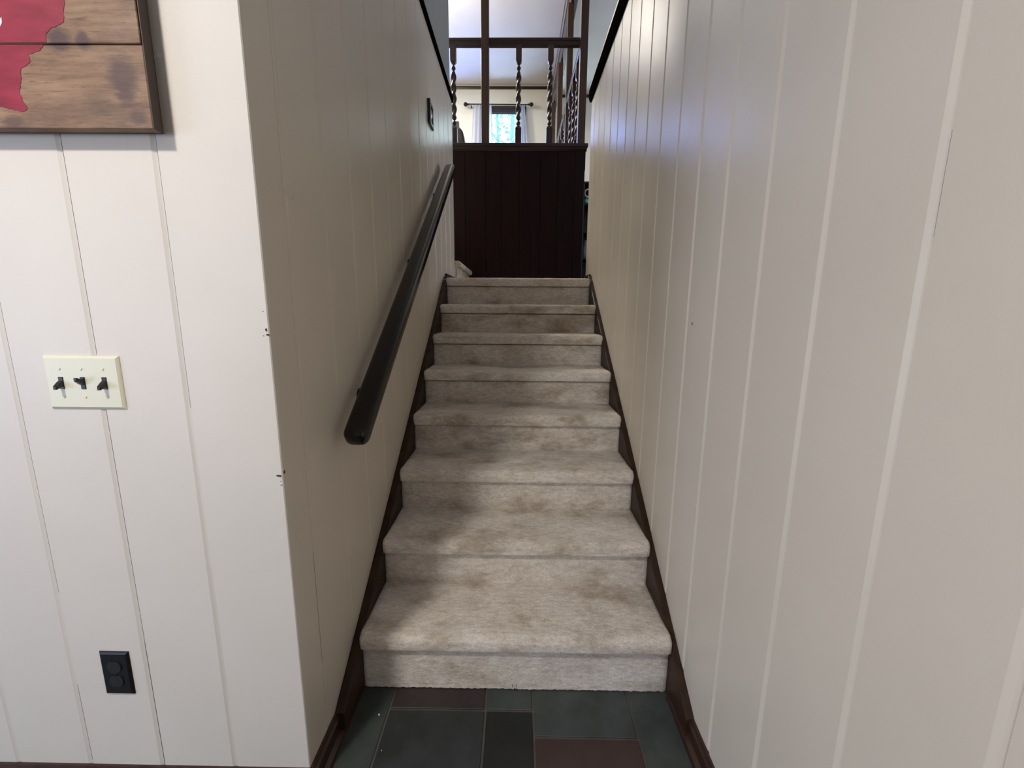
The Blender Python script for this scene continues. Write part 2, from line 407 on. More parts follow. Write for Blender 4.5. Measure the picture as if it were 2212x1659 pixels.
for i in range(8):
    z0 = 0 if i == 0 else TZ[i-1]-.003
    rel(mesh_obj('riser', riser_bm(i, z0, TZ[i]-(.048+.0012*i)-.006), CARPET, None, True), st)
    rel(mesh_obj('tread', tread_bm(i, depth=RUN if i < 7 else .20), CARPET, None, True), st)
def stringer(side):
    x0, x1 = (XL+.0005, -XS) if side < 0 else (XS, XR-.0005)
    s0 = .1746
    ye = 1.822 if side < 0 else 1.842
    P = [(-.152, 0), (-.152, s0-.152*SLOPE), (ye, s0+ye*SLOPE), (ye+.05, s0+ye*SLOPE-.045), (ye+.05, LAND-.1), (ye-.2, LAND-.3), (.35, 0)]
    bm = extrude_poly(bmesh.new(), [Vector((x0, y, z)) for y, z in P], (x1-x0, 0, 0))
    # a small bead strip on top, narrower than the board
    es = [e for e in bm.edges if abs((e.verts[0].co-e.verts[1].co).x) < 1e-6 and (abs(e.verts[0].co.x-(x1 if side < 0 else x0)) < 1e-5)
          and all(abs(v.co.z-(s0+v.co.y*SLOPE)) < 1e-4 for v in e.verts)]
    bmesh.ops.bevel(bm, geom=es, offset=.006, segments=3, affect='EDGES', profile=.6)
    return rel(mesh_obj('stringer', bm, STRW), st)
STRW = wood('stringer_wood', (.020, .009, .005), (.050, .026, .015), .45, 'Y'); STRW.node_tree.nodes['Principled BSDF'].inputs['Specular IOR Level'].default_value = .2
stringer(-1); stringer(1)
for s, ye in ((-1, CWY_L-.002), (1, CWY_R-.002)):
    x0, x1 = (XL+.0005, XL+.014) if s < 0 else (XR-.014, XR-.0005)
    bx('baseboard_landing_left' if s < 0 else 'baseboard_landing_right', STRW, None, x0, x1, 1.87, ye, LAND, LAND+.03)['kind'] = 'structure'

# winding flight that turns left from the landing
sf = empty('upper_flight', (-.49, YP-.45, LAND), 'carpeted steps turning left from the landing behind the left wall', 'staircase')
RS2 = (UPF-LAND)/8
for i in range(8):
    xt = -.490-.27*i; zt = LAND+RS2*(i+1)
    y0, y1 = CWY_L+.01, YP-(.004 if i < 7 else .036)
    prof = []
    nose = .030
    for k in range(9):
        a = math.pi/2*k/8; prof.append((nose-.026+.026*math.sin(a), -.022+.022*math.cos(a)))
    for k in range(6):
        a = math.pi/2*k/5; prof.append((nose-.014+.014*math.cos(a), -.036-.014*math.sin(a)))
    prof += [(0, -.05), (-.01, -.05), (-.29, -.05), (-.29, 0)]
    bm = extrude_poly(bmesh.new(), [Vector((xt+a, y0, zt+b)) for a, b in prof], (0, y1-y0, 0))
    for v in bm.verts: v.co.z += .0015*noise.noise(v.co*20)
    rel(mesh_obj('tread', bm, CARPET), sf)
    bx('riser', CARPET, sf, xt-.02, xt, y0, y1, zt-RS2, zt-.05)

# ---------------------------------------------------------------- dark panel, cap and railing
pn = struct('wall_panel', GAP, -2.9, .628, YP+.018, YP+.06, LAND-.02, 2.725)
pn['label'] = 'dark reddish brown board panelling below the upper railing'
px = [.635, .543, .3755, .208, .006, -.167, -.325, -.5226, -.70, -.88, -1.06, -1.24, -1.42, -1.6, -1.78, -1.96, -2.14, -2.32, -2.5, -2.68, -2.88]
for a, b in zip(px, px[1:]):
    rel(mesh_obj('board', box(bmesh.new(), b+.0008, a-.0008, YP+random.uniform(0, .0015), YP+.018, LAND-.01, 2.72, bev=.0015, seg=1), PANELW), pn)
cap = empty('ledge', (0, YP, 2.73), 'dark wooden ledge capping the brown panelling under the balusters', 'ledge')
CAPM = wood('cap_wood', (.022, .010, .008), (.045, .020, .015), .28, 'X')
bx('ledge_board', CAPM, cap, -2.9, .655, YP-.03, YP+.11, 2.729, 2.762, bev=.005)
bm = extrude_poly(bmesh.new(), [Vector((-2.9, YP+.0, 2.729)), Vector((-2.9, YP-.022, 2.729)), Vector((-2.9, YP-.018, 2.715)), Vector((-2.9, YP-.006, 2.698)), Vector((-2.9, YP, 2.695))], (2.9+.645, 0, 0))
rel(mesh_obj('cove_moulding', bm, CAPM), cap)
# side edge of the upper floor
cap2 = empty('ledge', (.60, 5, 2.73), 'dark board along the open right edge of the upper floor', 'ledge')
bx('ledge_board', CAPM, cap2, .53, .655, YP+.111, 7.295, 2.729, 2.762, bev=.004)
bx('fascia', DARKWY, cap2, .6325, .648, YP+.07, 7.295, 2.55, 2.7285)

YR = YP+.04                                           # centre line of the front railing
def baluster(x, y, name='twisted_baluster'):
    o = empty(name, (x, y, 2.762), '', 'baluster'); return o
zb0, zt1 = 2.762, 3.612
def square_block(z0, z1, w0, taper_top=False):
    """square block with a chamfered inner end towards the turned section"""
    bm = bmesh.new(); h = w0/2
    sec = [(h, z0), (h, z1)] if not taper_top else [(h, z0), (h, z1)]
    rings = []
    up = taper_top
    prof = ([(h, z0), (h, z1-.022), (h*.62, z1-.004), (h*.42, z1)] if up else [(h*.42, z0), (h*.62, z0+.004), (h, z0+.022), (h, z1)])
    for r, z in prof: rings.append([bm.verts.new((sx*r, sy*r, z)) for sx, sy in ((-1, -1), (1, -1), (1, 1), (-1, 1))])
    for a, b in zip(rings, rings[1:]):
        for k in range(4): bm.faces.new((a[k], a[(k+1) % 4], b[(k+1) % 4], b[k]))
    bm.faces.new(rings[0][::-1]); bm.faces.new(rings[-1]); bmesh.ops.recalc_face_normals(bm, faces=bm.faces[:]); return bm
def bead_bm(zc):
    return lathe(bmesh.new(), [(.010, zc-.026), (.009, zc-.021), (.015, zc-.014), (.020, zc-.005), (.021, zc), (.020, zc+.005), (.015, zc+.014), (.009, zc+.021), (.010, zc+.026)], (0, 0, 0), 16)
def twist_bm(z0, z1):
    bm = bmesh.new(); n = 72; seg = 20; rings = []
    for i in range(n+1):
        t = i/n; z = z0+(z1-z0)*t; tw = t*2*math.pi*2.3
        e = min(1, t/.05, (1-t)/.05); env = .011+.010*math.sqrt(max(0, e))
        ring = []
        for k in range(seg):
            a = 2*math.pi*k/seg; r = env*(1+.26*math.cos(2*(a-tw))*e)
            ring.append(bm.verts.new((r*math.cos(a), r*math.sin(a), z)))
        rings.append(ring)
    for i in range(n):
        for k in range(seg): bm.faces.new((rings[i][k], rings[i][(k+1) % seg], rings[i+1][(k+1) % seg], rings[i+1][k]))
    bm.faces.new(rings[0][::-1]); bm.faces.new(rings[-1]); bmesh.ops.recalc_face_normals(bm, faces=bm.faces[:]); return bm
def mk(name, bm, m, smooth):
    me = bpy.data.meshes.new(name); bm.to_mesh(me); bm.free(); me.materials.append(m)
    for p in me.polygons: p.use_smooth = smooth
    return me
BM_ = {'top_block': mk('top_block', square_block(3.463-2.762, zt1-2.762, .053), POSTW, False),
       'top_bead': mk('bead', bead_bm(3.4285-2.762), DARKW, True),
       'twist': mk('twisted_shaft', twist_bm(2.985-2.762, 3.403-2.762), DARKW, True),
       'low_bead': mk('bead', bead_bm(2.956-2.762), DARKW, True),
       'base_block': mk('base_block', square_block(0, 2.931-2.762, .057, True), DARKW, False)}
def make_baluster(x, y, label, group):
    e = empty('baluster', (x, y, 2.762), label, 'baluster', group)
    for nm, key in (('top_block', 'top_block'), ('bead', 'top_bead'), ('twisted_shaft', 'twist'), ('bead', 'low_bead'), ('base_block', 'base_block')):
        o = bpy.data.objects.new(nm, BM_[key]); COL.objects.link(o); o.parent = e
    return e
G1 = 'twisted balusters of the front railing'; G2 = 'twisted balusters of the side railing'
make_baluster(-.6235, YR, 'dark twisted baluster at the left end, against the grey-green wall edge', G1)
make_baluster(-.0105, YR, 'dark twisted baluster right of the window, midway between the posts', G1)
make_baluster(.2868, YR, 'dark twisted baluster nearest the right corner post on the front railing', G1)
for k in range(1, 3): make_baluster(-.6235-.3*k, YR, 'dark twisted baluster beyond the far end of the left stair wall, %s past the edge' % ('first', 'second')[k-1], G1)
XPO = .588
def post(name, x0, x1, y0, y1, z0, z1, label, group):
    e = empty(name, ((x0+x1)/2, (y0+y1)/2, z0), label, 'post', group)
    bx('shaft', POSTW, e, x0, x1, y0, y1, z0, z1-.001, bev=.004)
    return e
GP = 'floor to ceiling railing posts'
post('railing_post', -.3595, -.2885, YP-.008, YP+.066, 2.762, CEILZ, 'tall brown post crossing the front railing left of centre', GP)
post('railing_post', .5540, .6240, YP-.008, YP+.066, 2.762, CEILZ, 'tall brown corner post at the right end of the front railing', GP)
post('railing_post', .5540, .6240, 4.40, 4.47, 2.762, 4.70, 'second tall post of the side railing, just behind the corner post', GP)
post('railing_post', .5540, .6240, 5.60, 5.67, 2.762, 4.70, 'third tall post of the side railing, meeting the ceiling beam', GP)
post('railing_post', .5540, .6240, 6.80, 6.87, 2.762, 4.70, 'farthest tall post of the side railing near the far wall', GP)
k = 0
for y0 in (3.24, 4.435, 5.635):
    for j in range(1, 4):
        k += 1
        make_baluster(XPO, y0+.3*j, 'dark twisted side railing baluster, %s between the %s' % (('nearest', 'middle', 'farthest')[j-1], ('corner post and second side post', 'second and third side posts', 'third and farthest side posts')[(k-1)//3]), G2)
def rail_x(x0, x1, name, lab):
    e = empty(name, ((x0+x1)/2, YR, 3.61), lab, 'railing')
    P = [(-.024, 0), (.024, 0), (.024, .030), (.032, .038), (.032, .054), (.022, .064), (-.022, .064), (-.032, .054), (-.032, .038), (-.024, .030)]
    bm = extrude_poly(bmesh.new(), [Vector((x0, YR+a, 3.611+b)) for a, b in P], (x1-x0, 0, 0))
    rel(mesh_obj('rail', bm, CAPM), e); return e
rail_x(-2.9, -.361, 'top_rail', 'dark top rail section left of the tall post')
rail_x(-.287, .553, 'top_rail', 'dark top rail section between the two tall front posts')
def rail_y(y0, y1, lab):
    e = empty('top_rail', (XPO, (y0+y1)/2, 3.61), lab, 'railing')
    P = [(-.024, 0), (.024, 0), (.024, .030), (.032, .038), (.032, .054), (.022, .064), (-.022, .064), (-.032, .054), (-.032, .038), (-.024, .030)]
    bm = extrude_poly(bmesh.new(), [Vector((XPO+a, y0, 3.611+b)) for a, b in P], (0, y1-y0, 0))
    rel(mesh_obj('rail', bm, CAPM), e)
rail_y(3.268, 4.398, 'dark side rail running back from the corner post'); rail_y(4.472, 5.598, 'dark side rail between the second and third side posts')
rail_y(5.672, 6.798, 'dark side rail ending at the farthest side post')
be = empty('ceiling_beam', (.625, 5.2, 4.7), 'dark ceiling beam carried by the side railing posts', 'beam')
bx('beam_core', DARKWY, be, .586, .662, YP+.07, 7.29, 4.705, CEILZ-.002, bev=.004)
bx('side_trim', mat('grey_sheen_trim', (.20, .17, .18), .4), be, .575, .5858, YP+.07, 7.29, 4.93, 5.02, bev=.003)  # grey stands in for the gloss reflected on the beam's dark side

# crown mouldings in the upper rooms
def crown(name, x0, x1, y): 
    bm = extrude_poly(bmesh.new(), [Vector((x0, y, 5.135)), Vector((x0, y-.012, 5.135)), Vector((x0, y-.022, 5.158)), Vector((x0, y-.022, 5.178)), Vector((x0, y, 5.178))], (x1-x0, 0, 0))
    o = mesh_obj(name, bm, DARKWX); o['kind'] = 'structure'
crown('trim_5', -4.2, .60, 7.3); crown('trim_6', .64, 4.7, 7.6)

# ---------------------------------------------------------------- windows
def glass_mat():
    m = bpy.data.materials.new('window_glass'); m.use_nodes = True; t = m.node_tree; t.nodes.clear()
    o = t.nodes.new('ShaderNodeOutputMaterial'); mx = t.nodes.new('ShaderNodeMixShader'); mx.inputs[0].default_value = .08
    a = t.nodes.new('ShaderNodeBsdfTransparent'); b = t.nodes.new('ShaderNodeBsdfGlossy'); b.inputs['Roughness'].default_value = .02
    t.links.new(a.outputs[0], mx.inputs[1]); t.links.new(b.outputs[0], mx.inputs[2]); t.links.new(mx.outputs[0], o.inputs[0]); return m
GLASS = glass_mat()
FRM = wood('window_frame_wood', (.020, .014, .020), (.045, .032, .042), .45, 'X')
def window(name, W, y, mull=True):
    x0, x1, z0, z1 = W
    e = bpy.data.objects.new(name, None); COL.objects.link(e); e.location = ((x0+x1)/2, y, z0); e['kind'] = 'structure'
    t = .05
    bx('window_casing', FRM, e, x0-.06, x1+.06, y-.018, y-.001, z1, z1+.05, bev=.004)
    bx('window_casing', FRM, e, x0-.06, x0, y-.018, y-.001, z0, z1, bev=.003); bx('window_casing', FRM, e, x1, x1+.06, y-.018, y-.001, z0, z1, bev=.003)
    bx('window_sill', FRM, e, x0-.08, x1+.08, y-.06, y+.06, z0-.03, z0, bev=.004)
    bx('window_frame', FRM, e, x0, x1, y+.03, y+.07, z1-.05, z1); bx('window_frame', FRM, e, x0, x0+t, y+.03, y+.07, z0, z1-.05)
    bx('window_frame', FRM, e, x1-t, x1, y+.03, y+.07, z0, z1-.05); bx('window_frame', FRM, e, x0+t, x1-t, y+.03, y+.07, z0, z0+.05)
    if mull: bx('window_frame', FRM, e, x0+t, x1-t, y+.035, y+.065, (z0+z1)/2-.02, (z0+z1)/2+.02)
    bx('window_pane', GLASS, e, x0+t, x1-t, y+.05, y+.054, z0+.05, z1-.05)
    return e
window('window_1', W1, 7.3)
window('window_2', (W2[0], W2[1], W2[2], W2[3]), 7.3)
window('window_3', W3, 7.6, False)
# window in the far east wall of the living room and the lower room window (light sources of the scene)
def window_x(name, x, s, y0, y1, z0, z1):
    e = bpy.data.objects.new(name, None); COL.objects.link(e); e.location = (x, (y0+y1)/2, z0); e['kind'] = 'structure'
    a, b = sorted((x, x+s*.04))
    bx('window_frame', FRM, e, a, b, y0, y1, z1-.05, z1); bx('window_frame', FRM, e, a, b, y0, y1, z0, z0+.05)
    bx('window_frame', FRM, e, a, b, y0, y0+.05, z0+.05, z1-.05); bx('window_frame', FRM, e, a, b, y1-.05, y1, z0+.05, z1-.05)
window_x('window_4', 4.72, -1, 4.4, 6.4, 2.1, 3.9)
window_x('window_5', -3.52, 1, -2.6, -1.2, .5, 1.5)

# curtain rod, curtains, blind at window 1
rd = empty('curtain_rod', (-.38, 7.2, 4.86), 'black curtain rod with ball finials above the far window', 'curtain rod')
IRON = mat('black_iron', (.008, .008, .008), .4, .3)
YW = 7.21; zr = 4.848
rel(mesh_obj('rod', tube(bmesh.new(), [(-.93, YW, zr+.004), (.20, YW, zr-.004)], .0105, 10), IRON, None, True), rd)
for s, x in ((-1, -.975), (1, .215)):
    bm = bmesh.new(); bmesh.ops.create_uvsphere(bm, u_segments=18, v_segments=10, radius=.034)
    for v in bm.verts: v.co = v.co*(1+.08*math.cos(6*math.atan2(v.co.z, v.co.y)))+Vector((x, YW, zr))
    rel(mesh_obj('finial', bm, IRON, None, True), rd)
    rel(mesh_obj('neck', lathe(bmesh.new(), [(.026, 0), (.014, .02), (.018, .03), (.011, .045)] if s < 0 else [(.011, -.045), (.018, -.03), (.014, -.02), (.026, 0)], (x+(.02 if s < 0 else -.02), YW, zr), 14, 'X'), IRON, None, True), rd)
    bx('bracket', IRON, rd, x-s*.1-.008, x-s*.1+.008, YW, 7.299, zr-.03, zr-.012)
SHEER = mat('white_sheer_fabric', (.82, .84, .92), .9)
nb = NB(SHEER); nb.b.inputs['Transmission Weight'].default_value = 0
tr = nb.n('ShaderNodeBsdfTranslucent'); tr.inputs[0].default_value = (.86, .89, .97, 1)
tp = nb.n('ShaderNodeBsdfTransparent'); mx1 = nb.n('ShaderNodeMixShader'); mx1.inputs[0].default_value = .5
mx2 = nb.n('ShaderNodeMixShader'); mx2.inputs[0].default_value = .12
out = [x for x in SHEER.node_tree.nodes if x.type == 'OUTPUT_MATERIAL'][0]
nb.l(nb.b.outputs[0], mx1.inputs[1]); nb.l(tr.outputs[0], mx1.inputs[2]); nb.l(mx1.outputs[0], mx2.inputs[1]); nb.l(tp.outputs[0], mx2.inputs[2]); nb.l(mx2.outputs[0], out.inputs[0])
def curtain(xa0, xb0, xa1, xb1, label, folds):
    """top edge xa0..xb0, bottom edge xa1..xb1"""
    bm = bmesh.new(); n = 90; m = 14; z1, z0 = zr-.01, 3.3; g = []
    for i in range(n+1):
        c = []
        for j in range(m+1):
            t = j/m; u = i/n
            x = (xa0+(xb0-xa0)*u)*(1-t)+(xa1+(xb1-xa1)*u)*t
            y = YW+.030*math.sin(u*folds*2*math.pi+.6*math.sin(3*t))*(.5+.5*t)
            c.append(bm.verts.new((x, y, z1+(z0-z1)*t)))
        g.append(c)
    for i in range(n):
        for j in range(m): bm.faces.new((g[i][j], g[i+1][j], g[i+1][j+1], g[i][j+1]))
    r = bmesh.ops.solidify(bm, geom=bm.faces[:], thickness=.0015)
    return tag(mesh_obj('curtain', bm, SHEER, None, True), label, 'curtain', 'sheer curtains at the far window')
curtain(-.835, -.50, -.93, -.46, 'white sheer curtain left of the far window, behind the tall post', 5)
curtain(.0, .095, .0, .27, 'white sheer curtain right of the far window', 3)
bl = empty('roller_blind', (-.3, 7.28, 4.76), 'rolled dark fabric blind above the glass of the far window', 'blind')
bx('headrail', FRM, bl, -.56, .03, 7.245, 7.281, 4.795, 4.845, bev=.006)
bx('rolled_fabric', mat('dark_mauve_fabric', (.035, .026, .040), .8), bl, -.555, .025, 7.25, 7.281, 4.735, 4.797, bev=.010, seg=3)

# ---------------------------------------------------------------- outdoors beyond the window
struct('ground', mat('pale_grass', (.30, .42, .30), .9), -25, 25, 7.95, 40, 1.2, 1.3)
BARK = wood('daylight_tinted_bark', (.16, .34, .40), (.34, .62, .70), .9); LEAF = mat('pale_leaves', (.30, .55, .50), .7)  # cyan of the overexposed daylight is put into the bark colour
for k, (x, y, r) in enumerate([(-1.15, 14.0, .10), (-.75, 15.5, .075), (-.95, 12.8, .05), (-.25, 16.0, .11), (.35, 17.5, .09), (-1.9, 16.5, .12)]):
    lab = ['slim tree seen through the left part of the far window', 'second slim tree left of centre in the far window', 'thin sapling in front of the trees in the far window',
           'thicker tree trunk in the middle of the far window', 'tree at the right edge of the far window', 'tree hidden left of the far window opening'][k]
    t = empty('tree', (x, y, 1.3), lab, 'tree', 'trees outside the far window')
    pts = [(x+.12*noise.noise(Vector((k*3.1, 0, z*.5))), y, 1.3+z) for z in [i*.6 for i in range(17)]]
    rel(mesh_obj('trunk', tube(bmesh.new(), pts, [1.5*r*(1-.05*i) for i in range(17)], 10), BARK, None, True), t)
    bm = bmesh.new()
    for j in range(4):
        z = 5.0+j*1.1; a = random.uniform(0, 6.28); L = random.uniform(.6, 1.2)
        tube(bm, [(x, y, z), (x+L*.5*math.cos(a), y+L*.5*math.sin(a), z+.35), (x+L*math.cos(a), y+L*math.sin(a), z+.9)], [r*.4, r*.25, r*.1], 6)
    rel(mesh_obj('branches', bm, BARK), t)
    bm = bmesh.new()
    for j in range(260):
        c = Vector((x+random.gauss(0, .5), y+random.gauss(0, .5), random.uniform(4.4, 10.5))); s = random.uniform(.04, .11)
        d = Vector((random.gauss(0, 1), random.gauss(0, 1), random.gauss(0, 1))).normalized(); e_ = d.orthogonal().normalized(); f_ = d.cross(e_)
        bm.faces.new([bm.verts.new(c+e_*s), bm.verts.new(c+f_*s*.5), bm.verts.new(c-e_*s), bm.verts.new(c-f_*s*.5)])
    tag(rel(mesh_obj('foliage', bm, LEAF), t), None, kind='stuff')

# ---------------------------------------------------------------- chair upstairs
LEATH = mat('black_leather', (.012, .009, .009), .38)
ch = empty('armchair', (-.80, 5.3, UPF), 'black high-backed chair standing behind the left end of the railing', 'chair')
def cushion(name, pts, w0, w1, bev):
    bm = extrude_poly(bmesh.new(), [Vector((x, w0, z)) for x, z in pts], (0, w1-w0, 0))
    bmesh.ops.bevel(bm, geom=bm.edges[:], offset=bev, segments=3, affect='EDGES', profile=.6)
    return rel(mesh_obj(name, bm, LEATH, None, True), ch)
cushion('backrest', [(-.930, UPF+.900), (-.83, UPF+.93), (-.785, UPF+.88), (-.735, UPF+.60), (-.70, UPF+.42), (-.89, UPF+.42), (-.925, UPF+.7)], 5.2, 5.42, .022)
cushion('seat', [(-.86, UPF+.36), (-.86, UPF+.46), (-.36, UPF+.47), (-.34, UPF+.37)], 5.08, 5.57, .025)
for sx in (-.83, -.38):
    for sy in (5.11, 5.54): bx('leg', IRON, ch, sx-.02, sx+.02, sy-.02, sy+.02, UPF, UPF+.37, bev=.004)
for sy in (5.06, 5.575): bx('armrest', LEATH, ch, -.82, -.42, sy-.02, sy+.02, UPF+.62, UPF+.655, bev=.01)
for sy in (5.06, 5.575): bx('arm_support', IRON, ch, -.45, -.42, sy-.015, sy+.015, UPF+.38, UPF+.62)

# ---------------------------------------------------------------- dark cabinet glimpsed through the gap
cb = empty('display_cabinet', (1.4, 5.45, LAND), 'dark open cabinet glimpsed through the gap right of the brown panelling', 'cabinet')
CBM = wood('cabinet_wood', (.006, .005, .005), (.018, .013, .012), .4, 'X')
x0, x1, y0, y1 = .925, 1.85, 5.2, 5.6
bx('back_panel', CBM, cb, x0, x1, y1-.02, y1, LAND, 2.96); bx('side_panel', CBM, cb, x0, x0+.015, y0, y1-.02, LAND, 2.96); bx('side_panel', CBM, cb, x1-.03, x1, y0, y1-.02, LAND, 2.96)
bx('top', CBM, cb, x0-.01, x1+.02, y0-.02, y1, 2.96, 2.985, bev=.004)
for z in (LAND+.06, 1.95, 2.32, 2.70): bx('shelf', CBM, cb, x0+.015, x1-.03, y0+.005, y1-.02, z-.02, z)
def ring(x, y, z, r, t, m, label, nm, arc=(0, 6.2832)):
    bm = tube(bmesh.new(), [(x+r*math.cos(a), y, z+r*math.sin(a)) for a in [arc[0]+(arc[1]-arc[0])*i/24 for i in range(25)]], t, 8)
    return tag(mesh_obj(nm, bm, m, None, True), label, 'ornament')
ring(.995, 5.24, 2.845, .052, .011, mat('cream_glaze', (.85, .78, .60), .25), 'cream ceramic ring ornament on the upper shelf of the dark cabinet', 'ring_ornament', (.9, 4.9))
bm = lathe(bmesh.new(), [(.010, 0), (.028, .004), (.036, .03), (.030, .055), (.012, .075), (.014, .085)], (.972, 5.26, 2.70), 16)
tag(mesh_obj('glass_vase', bm, mat('teal_glaze', (.10, .62, .52), .12), None, True), 'small teal vase beside the cream ring ornament', 'vase')
bm = lathe(bmesh.new(), [(.03, 0), (.05, .01), (.06, .08), (.04, .16), (.02, .22), (.026, .25)], (.990, 5.28, 1.95), 18)
tag(mesh_obj('grey_vase', bm, mat('blue_grey_glaze', (.20, .25, .30), .3), None, True), 'blue grey vase on the middle shelf of the dark cabinet', 'vase')

# ---------------------------------------------------------------- handrail on the left wall
hr = empty('handrail', (-.448, -.05, .845), 'black glossy wooden handrail climbing along the left stair wall', 'handrail')
yb, yt = -.050, 1.790; zb, zt = .846, 2.116
d = Vector((0, yt-yb, zt-zb)).normalized(); nrm = Vector((0, -d.z, d.y)); xc = -.449
sec = []
for k in range(20):
    a = 2*math.pi*k/20
    c, s_ = math.cos(a), math.sin(a)
    px_ = .0345*math.copysign(abs(c)**.62, c); pz_ = .0300*math.copysign(abs(s_)**.62, s_)
    if pz_ > 0: pz_ *= .92
    sec.append((px_, pz_))
bm = bmesh.new(); rings = []
L = math.hypot(yt-yb, zt-zb)
stn = [(0, .55, 0), (.004, .80, 0), (.012, .94, 0), (.024, 1, 0)]+[(L*i/12, 1, 0) for i in range(1, 12)]+[(L-.03, 1, 0), (L-.014, .93, 0), (L-.004, .78, 0), (L, .5, 0)]
for s_, k, _ in stn:
    p = Vector((xc, yb, zb))+d*s_
    rings.append([bm.verts.new(p+Vector((a*k, 0, 0))+nrm*(b*k)) for a, b in sec])
for i in range(len(rings)-1):
    for k in range(20): bm.faces.new((rings[i][k], rings[i][(k+1) % 20], rings[i+1][(k+1) % 20], rings[i+1][k]))
bm.faces.new(rings[0][::-1]); bm.faces.new(rings[-1]); bmesh.ops.recalc_face_normals(bm, faces=bm.faces[:])
rel(mesh_obj('rail', bm, RAILM, None, True), hr)
for t in (.12, .5, .86):
    p = Vector((xc, yb, zb))+d*(L*t)
    pts = [(XL+.001, p.y, p.z-.070), (XL+.03, p.y, p.z-.068), (xc-.004, p.y, p.z-.055), (xc, p.y, p.z-.026)]
    b_ = rel(mesh_obj('bracket', tube(bmesh.new(), pts, .007, 10), IRON, None, True), hr)
    rel(mesh_obj('bracket_plate', lathe(bmesh.new(), [(.024, 0), (.024, .003), (.016, .006)], (XL+.0005, p.y, p.z-.070), 18, 'X'), IRON, None, True), hr)

# small black frame on the left wall
pf = empty('wall_plate', (XL, 1.467, 2.296), 'small square black framed ornament high on the left stair wall', 'ornament')
a0, a1, c0, c1 = 1.402, 1.532, 2.235, 2.356
bx('frame_bar', BLACKP, pf, XL+.0005, XL+.016, a0, a0+.022, c0, c1, bev=.002); bx('frame_bar', BLACKP, pf, XL+.0005, XL+.010, a1-.022, a1, c0, c1, bev=.002)
bx('frame_bar', BLACKP, pf, XL+.0005, XL+.012, a0+.022, a1-.022, c0, c0+.02, bev=.002); bx('frame_bar', BLACKP, pf, XL+.0005, XL+.012, a0+.022, a1-.022, c1-.02, c1, bev=.002)
bx('backing', mat('grey_satin_plate', (.16, .17, .17), .35), pf, XL+.0005, XL+.005, a0+.022, a1-.022, c0+.02, c1-.02)
bm = lathe(bmesh.new(), [(.030, 0), (.028, .003), (.018, .007), (.006, .009)], (XL+.005, 1.467, 2.296), 20, 'X')
rel(mesh_obj('medallion', bm, mat('pewter', (.35, .36, .37), .3, .8), None, True), pf)

# ---------------------------------------------------------------- switch plate and outlet on the front wall
sw = empty('light_switch', (-.914, YC, 1.049), 'ivory three-gang switch plate with black toggles under the wooden artwork', 'light switch')
def plate_bm(x0, x1, z0, z1, t):
    bm = bmesh.new(); rings = []
    for ins, dd in ((0, 0), (0, .0015), (.0015, .0035), (.005, t)):
        rings.append([bm.verts.new((x, YC-dd, z)) for x, z in ((x0+ins, z0+ins), (x1-ins, z0+ins), (x1-ins, z1-ins), (x0+ins, z1-ins))])
    for a, b in zip(rings, rings[1:]):
        for k in range(4): bm.faces.new((a[k], a[(k+1) % 4], b[(k+1) % 4], b[k]))
    bm.faces.new(rings[-1]); bm.faces.new(rings[0][::-1]); bmesh.ops.recalc_face_normals(bm, faces=bm.faces[:]); return bm
SX0, SX1, SZ0, SZ1 = -.994, -.834, .992, 1.1055
rel(mesh_obj('plate', plate_bm(SX0, SX1, SZ0, SZ1, .0062), IVORY), sw)
for k, xx in enumerate((-.9600, -.9140, -.8680)):
    up = (k == 1); yf = YC-.0062
    bx('toggle_slot', BLACKP, sw, xx-.0052, xx+.0052, yf-.0014, yf+.002, 1.0365-.001, 1.0615, bev=.0008, seg=1)
    s_ = 1 if up else -1; zc = 1.049
    bm = bmesh.new(); rr = []
    for (dy, dz, hx, hz) in ((.001, 0, .0043, .0062), (-.006, .0035*s_, .0042, .0052), (-.0135, .0085*s_, .0036, .0040), (-.0155, .0098*s_, .0026, .0028)):
        rr.append([bm.verts.new((xx+a*hx, yf+dy, zc+dz+b*hz)) for a, b in ((-1, -1), (1, -1), (1, 1), (-1, 1))])
    for a, b in zip(rr, rr[1:]):
        for q in range(4): bm.faces.new((a[q], a[(q+1) % 4], b[(q+1) % 4], b[q]))
    bm.faces.new(rr[-1]); bm.faces.new(rr[0][::-1]); bmesh.ops.recalc_face_normals(bm, faces=bm.faces[:])
    rel(mesh_obj('toggle', bm, BLACKP), sw)
    for zz in (1.0785, 1.0185):
        rel(mesh_obj('screw', lathe(bmesh.new(), [(.0024, -.0014), (.0030, -.0006), (.0030, .001)], (xx, yf, zz), 12, 'Y'), IVORY), sw)
ol = empty('wall_outlet', (-.958, YC, .339), 'black duplex outlet low on the front wall near the baseboard', 'outlet')
OX0, OX1, OZ0, OZ1 = -.9935, -.9232, .2805, .3972
rel(mesh_obj('plate', plate_bm(OX0, OX1, OZ0, OZ1, .0060), BLACKP), ol)
SOCK = mat('matte_black_socket', (.010, .011, .010), .6); HOLE = mat('socket_slot', (.002, .002, .002), .9)
for zz in (.358, .3195):
    bm = lathe(bmesh.new(), [(.0168, 0), (.0168, -.0020), (.0160, -.0026)], (-.9583, YC-.0060, zz), 28, 'Y')
    for v in bm.verts: v.co.z = max(zz-.0142, min(zz+.0142, v.co.z))
    so = rel(mesh_obj('socket', bm, SOCK), ol)
    bm = bmesh.new(); yy = YC-.0088
    box(bm, -.9655, -.9635, yy, yy+.001, zz-.001, zz+.008); box(bm, -.9530, -.9515, yy, yy+.001, zz-.001, zz+.007); box(bm, -.9605, -.9560, yy, yy+.001, zz-.0095, zz-.0055)
    sl = mesh_obj('slot', bm, HOLE); sl.parent = so; sl.matrix_parent_inverse = Matrix.Translation(-ol.location)
